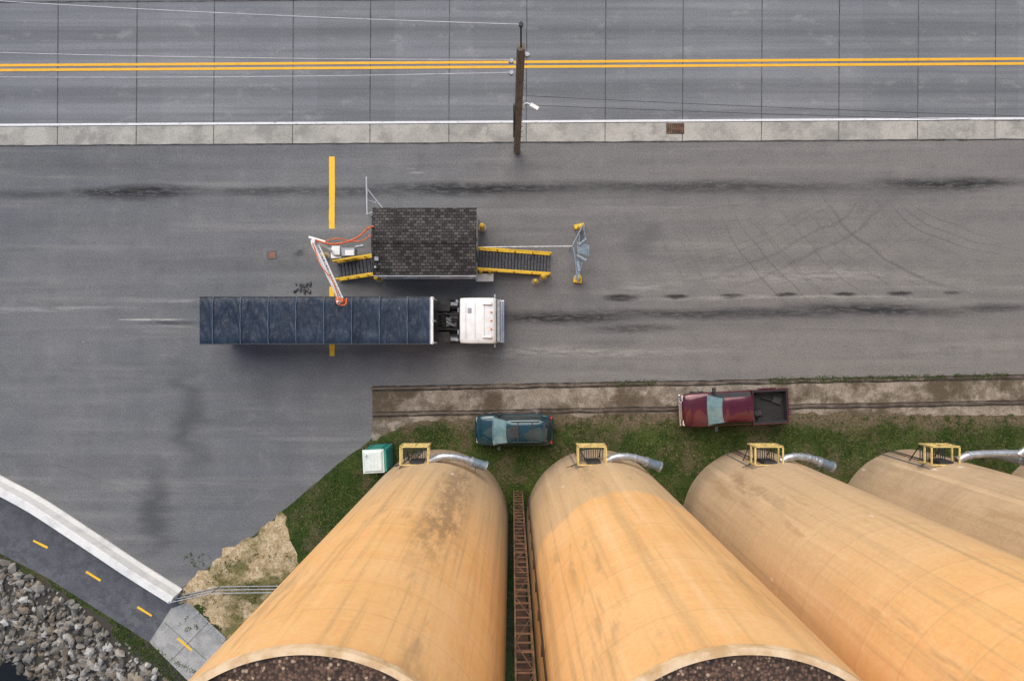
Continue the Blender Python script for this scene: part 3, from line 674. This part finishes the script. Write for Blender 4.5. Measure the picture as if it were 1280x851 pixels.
def greenhouse(pb_,pg,pw,xb,xt,zb,zt,wb,wt,seg,crown=.05,rt=0):
    # rt: plan rounding of the rear corners
    def W(x,w_,xs): 
        d=(x-xs[-1]); return w_-(rt*max(0,1-d/.55)**2 if rt else 0)
    for s in(-1,1):
        for i in range(len(xb)-1):
            A=(xb[i],s*W(xb[i],wb,xb),zb);B=(xb[i+1],s*W(xb[i+1],wb,xb),zb);C=(xt[i+1],s*W(xt[i+1],wt,xt),zt);D=(xt[i],s*W(xt[i],wt,xt),zt)
            (pg if seg[i]==0 else pb_).add([A,B,C,D],[(0,1,2,3) if s<0 else (3,2,1,0)])
    def screen(mb,x0_,x1_,dir_,a0,a1):
        P=[]
        for k in range(7):
            t_=k/6; row=[]
            for q in range(9):
                yy=-1+q/4; w_=lerp(a0,a1,t_)
                row.append((lerp(x0_,x1_,t_)+dir_*(.10*(1-yy*yy))*(1-.3*t_),yy*w_,lerp(zb,zt,t_)))
            P.append(row)
        mb.grid(P)
    screen(pw,xb[0],xt[0],1,wb,wt); screen(pg,xb[-1],xt[-1],-1,W(xb[-1],wb,xb),W(xt[-1],wt,xt))
    P=[]
    nx=14
    for k in range(nx+1):
        t_=k/nx; x=lerp(xt[0],xt[-1],t_); row=[]
        for q in range(13):
            yy=-1+q/6; xx=x+(.08*(1-yy*yy) if k==0 else (-.07*(1-yy*yy) if k==nx else 0))
            e_=abs(yy)**4; endf=(2*t_-1)**6
            row.append((xx,yy*W(x,wt,xt),zt+crown*(1-e_)*(1-.8*endf)+.005))
        P.append(row)
    pb_.grid(P)
def finish(e,name,mb,mats,smooth=True,bev=0):
    return mb.build(name,mats,e,smooth,bev,world=False)
def make_suv(loc,rz):
    e=grp('parked_suv',loc,rz); B=MB();G=MB();W=MB();T=MB();D=MB();Wh=MB();L=MB()
    body(B,[(2.26,.40,.45,.66,.0),(2.24,.58,.40,.72,.01),(2.17,.72,.34,.80,.02),(2.06,.80,.30,.88,.03),(1.85,.86,.28,.95,.05),(1.5,.885,.28,1.0,.06),(1.05,.89,.28,1.05,.05),(.8,.90,.28,1.07,.03),(0,.905,.28,1.08,.0),(-1.2,.905,.28,1.09,.0),(-1.7,.89,.28,1.09,.0),(-1.95,.85,.30,1.08,0),(-2.10,.78,.33,1.05,0),(-2.19,.68,.36,1.0,0),(-2.23,.55,.42,.92,0)])
    xb=[1.20,1.0,.30,.20,-.62,-.72,-1.55,-1.85,-2.05]; xt=[.40,.34,.16,.06,-.64,-.74,-1.45,-1.65,-1.78]
    greenhouse(B,G,W,xb,xt,1.06,1.60,.84,.64,[1,0,1,0,1,0,1,1],.09,.16)
    for s in(-1,1):
        T.tube([(.2,s*.57,1.68),(.1,s*.57,1.74),(-1.3,s*.57,1.74),(-1.4,s*.56,1.67)],.022,8)
        T.tube([(1.14,s*.78,1.10),(.38,s*.64,1.62)],.028,6)
        T.box((-.05,s*.915,.52),(3.2,.03,.10)); 
        D.m(0).box((.88,s*1.0,1.14),(.12,.2,.14)); 
        for x in(.72,-.2,-1.05): D.box((x,s*.906,.75),(.012,.012,.55))
        wheel(Wh,1.4,s*.80,.35,.22,s); wheel(Wh,-1.32,s*.80,.35,.22,s)
        L.m(0).box((2.12,s*.58,.74),(.12,.28,.14)); L.m(1).box((-2.10,s*.70,.95),(.1,.14,.32))
    for x in(-.2,-1.0): T.box((x,0,1.75),(.05,1.14,.03))
    T.box((.02,0,1.695),(.5,.62,.012)); T.box((2.25,0,.45),(.08,.9,.14)); T.box((-2.23,0,.45),(.08,1.2,.16)); T.box((1.22,.25,1.12),(.03,.5,.02)); T.box((1.22,-.3,1.12),(.03,.5,.02))
    T.box((-1.66,0,1.66),(.10,.9,.03))
    H_=MB()
    for s in(-1,1):
        H_.tube([(2.05,s*.50,.94),(1.7,s*.62,1.01),(1.25,s*.68,1.07)],.010,5)
    finish(e,'body',B,mTeal); finish(e,'side_glass',G,mGlass,False); finish(e,'windshield',W,mWind); finish(e,'trim',T,mDark,False); finish(e,'mirrors_and_seams',D,mDark,False,0); finish(e,'wheels',Wh,[mRub,mChr],False); finish(e,'lamps',L,[mLampW,mLampR],False,.01); finish(e,'hood_seams',H_,mDark)
make_suv(g(643,536.5,.6)-Vector((0,0,.6)),math.pi+math.radians(.5))
def make_pickup(loc,rz):
    e=grp('pickup_truck',loc,rz); B=MB();G=MB();W=MB();T=MB();Wh=MB();L=MB();Bd=MB();C_=MB()
    body(B,[(3.0,.60,.5,.84,.0),(2.97,.76,.45,.94,.01),(2.90,.86,.42,1.04,.03),(2.75,.93,.4,1.10,.05),(2.4,.97,.4,1.15,.07),(1.9,.98,.4,1.18,.07),(1.5,.98,.4,1.21,.04),(1.2,.98,.4,1.22,.0),(0,.98,.4,1.22,.0),(-.88,.98,.4,1.22,.0),(-.92,.98,.4,1.20,0)])
    xb=[1.58,1.40,.62,.50,-.35,-.45,-.78,-.90]; xt=[.86,.80,.50,.42,-.35,-.42,-.68,-.74]
    greenhouse(B,G,W,xb,xt,1.20,1.80,.91,.70,[1,0,1,0,1,0,1],.08)
    for s in(-1,1):
        B.box((-1.98,s*.93,.86),(2.08,.12,.72)); 
        B.box((-2.0,s*1.0,.70),(.95,.06,.30))
        Bd.box((-1.98,s*.855,.95),(2.04,.03,.56)); Bd.box((-1.75,s*.75,.75),(.8,.2,.18)); Bd.box((-1.98,s*.90,1.232),(2.0,.07,.02))
    B.box((-2.99,0,.86),(.08,1.86,.70)); Bd.box((-2.93,0,.95),(.03,1.7,.54)); B.box((-1.0,0,.9),(.06,1.8,.62)); Bd.box((-1.05,0,.95),(.03,1.7,.55)); Bd.box((-1.98,0,.66),(1.95,1.72,.06))
    for k in range(14): Bd.box((-1.98,-.78+k*.12,.70),(1.9,.05,.02))
    T.box((-1.35,.35,.85),(.4,.3,.3),.3); T.box((-2.5,-.3,.78),(.5,.35,.15),-.4); T.cyl((-1.6,-.5,.85),(-2.6,-.2,.8),.04)
    for s in(-1,1):
        wheel(Wh,1.95,s*.86,.40,.26,s); wheel(Wh,-1.95,s*.86,.40,.26,s)
        T.box((1.2,s*1.10,1.30),(.16,.26,.22)); T.tube([(1.52,s*.85,1.24),(.84,s*.70,1.82)],.028,6)
        for x in(1.25,.2,-.6): T.box((x,s*.984,.85),(.012,.012,.6))
        L.m(0).box((2.90,s*.70,.92),(.14,.32,.16)); L.m(1).box((-3.0,s*.88,.98),(.08,.14,.36))
        T.box((1.95,s*.965,.84),(1.0,.05,.05)); 
        T.tube([(2.85,s*.62,1.125),(2.2,s*.70,1.19),(1.62,s*.74,1.235)],.012,5)
    C_.box((3.03,0,.58),(.12,1.80,.22)); C_.box((-3.08,0,.58),(.14,1.8,.2)); C_.box((3.0,0,.86),(.05,1.0,.24))
    T.box((1.64,.3,1.245),(.03,.55,.02)); T.box((1.64,-.3,1.245),(.03,.55,.02)); T.box((-1.98,0,.5),(2.0,1.6,.15)); T.box((-.55,0,1.885),(.05,.3,.04))
    finish(e,'body',B,mMar,True,.0); finish(e,'side_glass',G,mGlass,False); finish(e,'windshield',W,mWind); finish(e,'trim',T,mDark,False); finish(e,'bed_liner',Bd,mRub,False); finish(e,'wheels',Wh,[mRub,mChr],False); finish(e,'lamps',L,[mLampW,mLampR,mLampA],False,.01); finish(e,'bumpers_and_grille',C_,mChr,False,.03)
make_pickup(g(915,509,.6)-Vector((0,0,.6)),math.pi+math.radians(3))
# ---- SEMI TRUCK (world coords), heading +x
e=grp('semi_truck',(-8.7,1.08,0)); yc=1.08
xa,xb_=-16.9,-4.45; hw=1.27
def bowx(x): return (x-xa-.75)/1.5
mb=MB(); P=[]
nx=360; ny=30
for i in range(nx+1):
    x=xa+(xb_-xa)*i/nx; row=[]; s=abs(math.sin(math.pi*bowx(x))); ridge=max(0,1-s*7)
    for q in range(ny+1):
        t_=-1+2*q/ny; yy=t_*hw
        z=3.04+.13*(1-abs(t_)**6)-.10*(s**.7)*(1-t_**4)+.03*ridge
        z+=.03*noise.noise(Vector((x*2.6,yy*.9,0)))+.03*noise.noise(Vector((x*6+yy*1,yy*1.4,4)))
        row.append((x,yc+yy,z))
    row=[(x,yc-hw-.015,2.72)]+row+[(x,yc+hw+.015,2.72)]
    P.append(row)
mb.grid(P); n_=len(P[0])
mb.add(P[0],[tuple(range(n_))]); mb.add(P[-1],[tuple(range(n_))[::-1]])
mb.build('tarp',tarp_mat(),e,True)
mb=MB()
for k in range(0,9):
    x=xa+.75+1.5*k
    if x>xb_: continue
    mb.tube([(x+.01*math.sin(t_*9),yc+t_*hw*1.01,3.08+.13*(1-abs(t_)**6)) for t_ in[-1+q/10 for q in range(21)]],.022,6)
for k in range(17):
    x=xa+.1+.75*k
    for s in(-1,1): mb.cyl((x,yc+s*(hw+.02),3.0),(x+.1,yc+s*(hw+.03),2.2),.012,n=5)
mb.build('tarp_straps',M('strap',(.13,.17,.23),(.07,.10,.15)),e,True)
mb=MB()
for s in(-1,1): mb.cyl((xa,yc+s*(hw+.0),3.05),(xb_,yc+s*(hw+.0),3.05),.03,n=8)
mb.build('tarp_rail',M('dark_rail',(.03,.035,.045)),e,True)
mb=MB(); mb.box(((xa+xb_)/2,yc,2.45),(xb_-xa,2.5,1.0)); mb.box((xb_+.03,yc,2.35),(.06,2.5,1.5))
for cx in(-13.6,-8.4):
    mb.add([(cx-2.4,yc-1.2,1.95),(cx+2.4,yc-1.2,1.95),(cx+2.4,yc+1.2,1.95),(cx-2.4,yc+1.2,1.95),(cx-.4,yc-.4,.6),(cx+.4,yc-.4,.6),(cx+.4,yc+.4,.6),(cx-.4,yc+.4,.6)],[(0,1,5,4),(1,2,6,5),(2,3,7,6),(3,0,4,7),(4,5,6,7)])
for k in range(21):
    x=xa+.2+k*.6; mb.box((x,yc-1.25,2.4),(.06,.05,.9)); mb.box((x,yc+1.25,2.4),(.06,.05,.9))
mb.build('hopper_trailer_body',mSteel,e)
mb=MB(); mb.box((xb_+.12,yc,3.02),(.14,2.56,.16)); mb.box((xb_+.16,yc-1.2,2.2),(.1,.1,1.8)); mb.box((xb_+.16,yc+1.2,2.2),(.1,.1,1.8)); mb.box((xb_+.16,yc,2.3),(.08,.1,1.6)); mb.build('front_cap',mWP,e,bevel=.02)
mb=MB()
for x in(-16.1,-14.9,-5.3,-4.0): 
    for s in(-1,1):
        wheel(mb,x,yc+s*1.03,.5,.26,s); wheel(mb,x,yc+s*.72,.5,.26,s)
for s in(-1,1): wheel(mb,-1.45,yc+s*1.05,.5,.28,s)
mb.build('wheels',[mRub,mSteel],e)
mb=MB()
for s in(-1,1): mb.box((-3.4,yc+s*.43,.95),(5.6,.09,.28)); mb.box((-10.5,yc+s*.5,1.15),(12,.1,.2))
for x in(-4.9,-4.0,-3.2,-2.9): mb.box((x,yc,.95),(.12,.9,.2))
mb.box((-4.7,yc,1.2),(1.0,1.1,.12)); mb.cyl((-3.9,yc-.25,1.1),(-3.9,yc+.3,1.1),.16); mb.cyl((-3.45,yc+.15,1.15),(-3.05,yc+.15,1.15),.22)
mb.box((-3.5,yc,.5),(1.5,2.3,.3))
for s in(-1,1):
    mb.cyl((-3.7,yc+s*.95,.75),(-2.9,yc+s*.95,.75),.3,n=20); mb.box((-4.65,yc+s*.9,1.1),(2.2,.62,.03)); 
    mb.cyl((-15.5,yc-1,.5),(-15.5,yc+1,.5),.08)
for k in range(5): mb.tube(spline([(-4.25,yc-.4+k*.14,2.0),(-3.8,yc-.3+k*.2,1.35),(-3.2,yc-.5+k*.16,1.7),(-2.88,yc-.35+k*.12,2.0)],5),.028,6)
mb.build('chassis',mDark,e)
mb=MB(); mb.box((-3.45,yc,1.13),(.6,.5,.03)); mb.cyl((-2.98,yc-1.05,.9),(-2.98,yc-1.05,3.2),.07,n=12); mb.cyl((-2.98,yc+1.05,.9),(-2.98,yc+1.05,3.2),.07,n=12)
for s in(-1,1): mb.box((-3.3,yc+s*1.0,1.07),(.4,.2,.03)); mb.box((-3.0,yc+s*.62,1.6),(.06,.25,.9))
mb.build('deck_and_exhaust',mGreyS,e,bevel=.01)
def cabsec(x,zt,w_,zb=.75):
    r_=.16; h=[(w_,zb),(w_+.01,1.6),(w_,zt-r_*1.2),(w_-.035,zt-r_*.5),(w_-.12,zt-.03),(w_-.25,zt),(w_*.4,zt+.035),(0,zt+.045)]
    return [(x,yc+a,b_) for a,b_ in h]+[(x,yc-a,b_) for a,b_ in h[-2::-1]]
S_=[cabsec(-2.84,2.86,1.16),cabsec(-2.80,2.95,1.23),cabsec(-2.3,2.99,1.25),cabsec(-1.6,3.0,1.25),cabsec(-1.05,2.97,1.25),cabsec(-.92,2.88,1.24),cabsec(-.86,2.70,1.23)]
mb=MB(); mb.grid(S_); n_=len(S_[0]); mb.add(S_[0],[tuple(range(n_))[::-1]])
mb.box((-.75,yc,1.15),(.32,2.38,1.0)); mb.add([(-.86,yc-1.19,1.6),(-.86,yc+1.19,1.6),(-.86,yc+1.19,.75),(-.86,yc-1.19,.75)],[(0,1,2,3)])
mb.build('cab',mWP,e,True)
mb=MB(); mb.add([(-.62,yc-1.12,1.62),(-.62,yc+1.12,1.62),(-.855,yc+1.12,2.70),(-.855,yc-1.12,2.70)],[(0,1,2,3)])
for s in(-1,1): mb.box((-1.5,yc+s*1.255,2.2),(.9,.02,.65))
mb.build('cab_glass',mGlass,e)
mb=MB(); mb.box((-.74,yc,2.72),(.14,2.3,.05),Matrix.Rotation(.1,3,'Y')); 
for q in range(3): mb.box((-2.5+q*.5,yc,3.045),(.015,2.0,.008))
for s in(-1,1):
    mb.box((-.95,yc+s*1.38,2.2),(.08,.16,.5)); mb.cyl((-.95,yc+s*1.2,2.45),(-.9,yc+s*1.38,2.45),.02,n=6)
mb.build('visor_and_mirrors',mGreyS,e,bevel=.01)
mb=MB(); mb.box((-.52,yc,.6),(.16,2.44,.34)); mb.box((-.57,yc,1.2),(.04,1.3,.5)); 
for s in(-1,1): mb.cyl((-1.6,yc+s*.9,3.03),(-1.1,yc+s*.9,3.08),.05,.08,n=12)
mb.build('bumper_and_horns',mChr,e,bevel=.03)
mb=MB()
for q in(-.95,-.48,0,.48,.95): mb.box((-1.12,yc+q*.95,3.06),(.11,.08,.06))
mb.build('marker_lights',mLampA,e,bevel=.015)
mb=MB(); mb.box((-2.3,yc+.55,3.06),(.2,.25,.05)); mb.build('roof_vent',mGreyS,e,bevel=.02)
# ---- PORTABLE TOILET
p=g(478,568); e=grp('portable_toilet',p,.05)
mb=MB(); mb.box((0,0,1.1),(1.25,1.2,2.1)); 
for k in range(6):
    for s in(-1,1): mb.box((-.48+k*.19,s*.61,1.1),(.05,.03,1.9)); mb.box((s*.635,-.45+k*.18,1.1),(.03,.05,1.9))
mb.build('cabin',mTealP,e,world=False)
mb=MB(); mb.box((-.08,0,2.17),(1.18,1.3,.06)); mb.box((-.08,0,2.24),(1.1,1.2,.10),taper=.85)
for k in range(5): mb.box((-.45+k*.2,0,2.295),(.05,.9,.02))
mb.cyl((-.45,.4,2.2),(-.45,.4,2.5),.05); mb.build('roof',M('pale_mint_plastic',(.68,.74,.71),(.57,.64,.61),3,.5),e,world=False,bevel=.02)
mb=MB(); mb.box((0,0,.03),(1.35,1.35,.06)); mb.build('skid',mDark,e,world=False)
mb=MB(); mb.box((0,.635,1.1),(.7,.03,1.85)); mb.build('door',mTealP,e,world=False)
# ---- scattered litter on the lot and gutter
mb=MB()
for k in range(70):
    u,v=U(20,1270),U(185,470)
    if 245<u<740 and 250<v<435: continue
    rock(mb,g(u,v)+Vector((0,0,.02)),U(.015,.045))
mb.build('litter',mSlab)
# ================================================================ CAMERA & LIGHT
cd=bpy.data.cameras.new('camera'); cam=bpy.data.objects.new('camera',cd); scene.collection.objects.link(cam)
cam.location=(0,0,40); cam.rotation_euler=(0,0,0); cd.lens=24; cd.sensor_width=36; cd.clip_end=6000; cd.clip_start=.5
scene.camera=cam
sv=Vector((-.22,.62,.78)).normalized()
sd=bpy.data.lights.new('sun','SUN'); so=bpy.data.objects.new('sun',sd); scene.collection.objects.link(so)
sd.energy=2.4; sd.angle=math.radians(62); sd.color=(1,.94,.85); so.rotation_euler=(-sv).to_track_quat('-Z','Y').to_euler(); so.location=(0,0,60)
w=bpy.data.worlds.new('World'); scene.world=w; w.use_nodes=True; nt=w.node_tree
sk=nt.nodes.new('ShaderNodeTexSky'); sk.sky_type='NISHITA'; sk.sun_disc=False; sk.sun_elevation=math.asin(sv.z); sk.sun_rotation=math.atan2(sv.x,sv.y); sk.dust_density=3; sk.air_density=1
nt.links.new(sk.outputs[0],nt.nodes['Background'].inputs[0]); nt.nodes['Background'].inputs[1].default_value=.15
scene.view_settings.view_transform='Standard'; scene.view_settings.look='None'; scene.view_settings.exposure=0
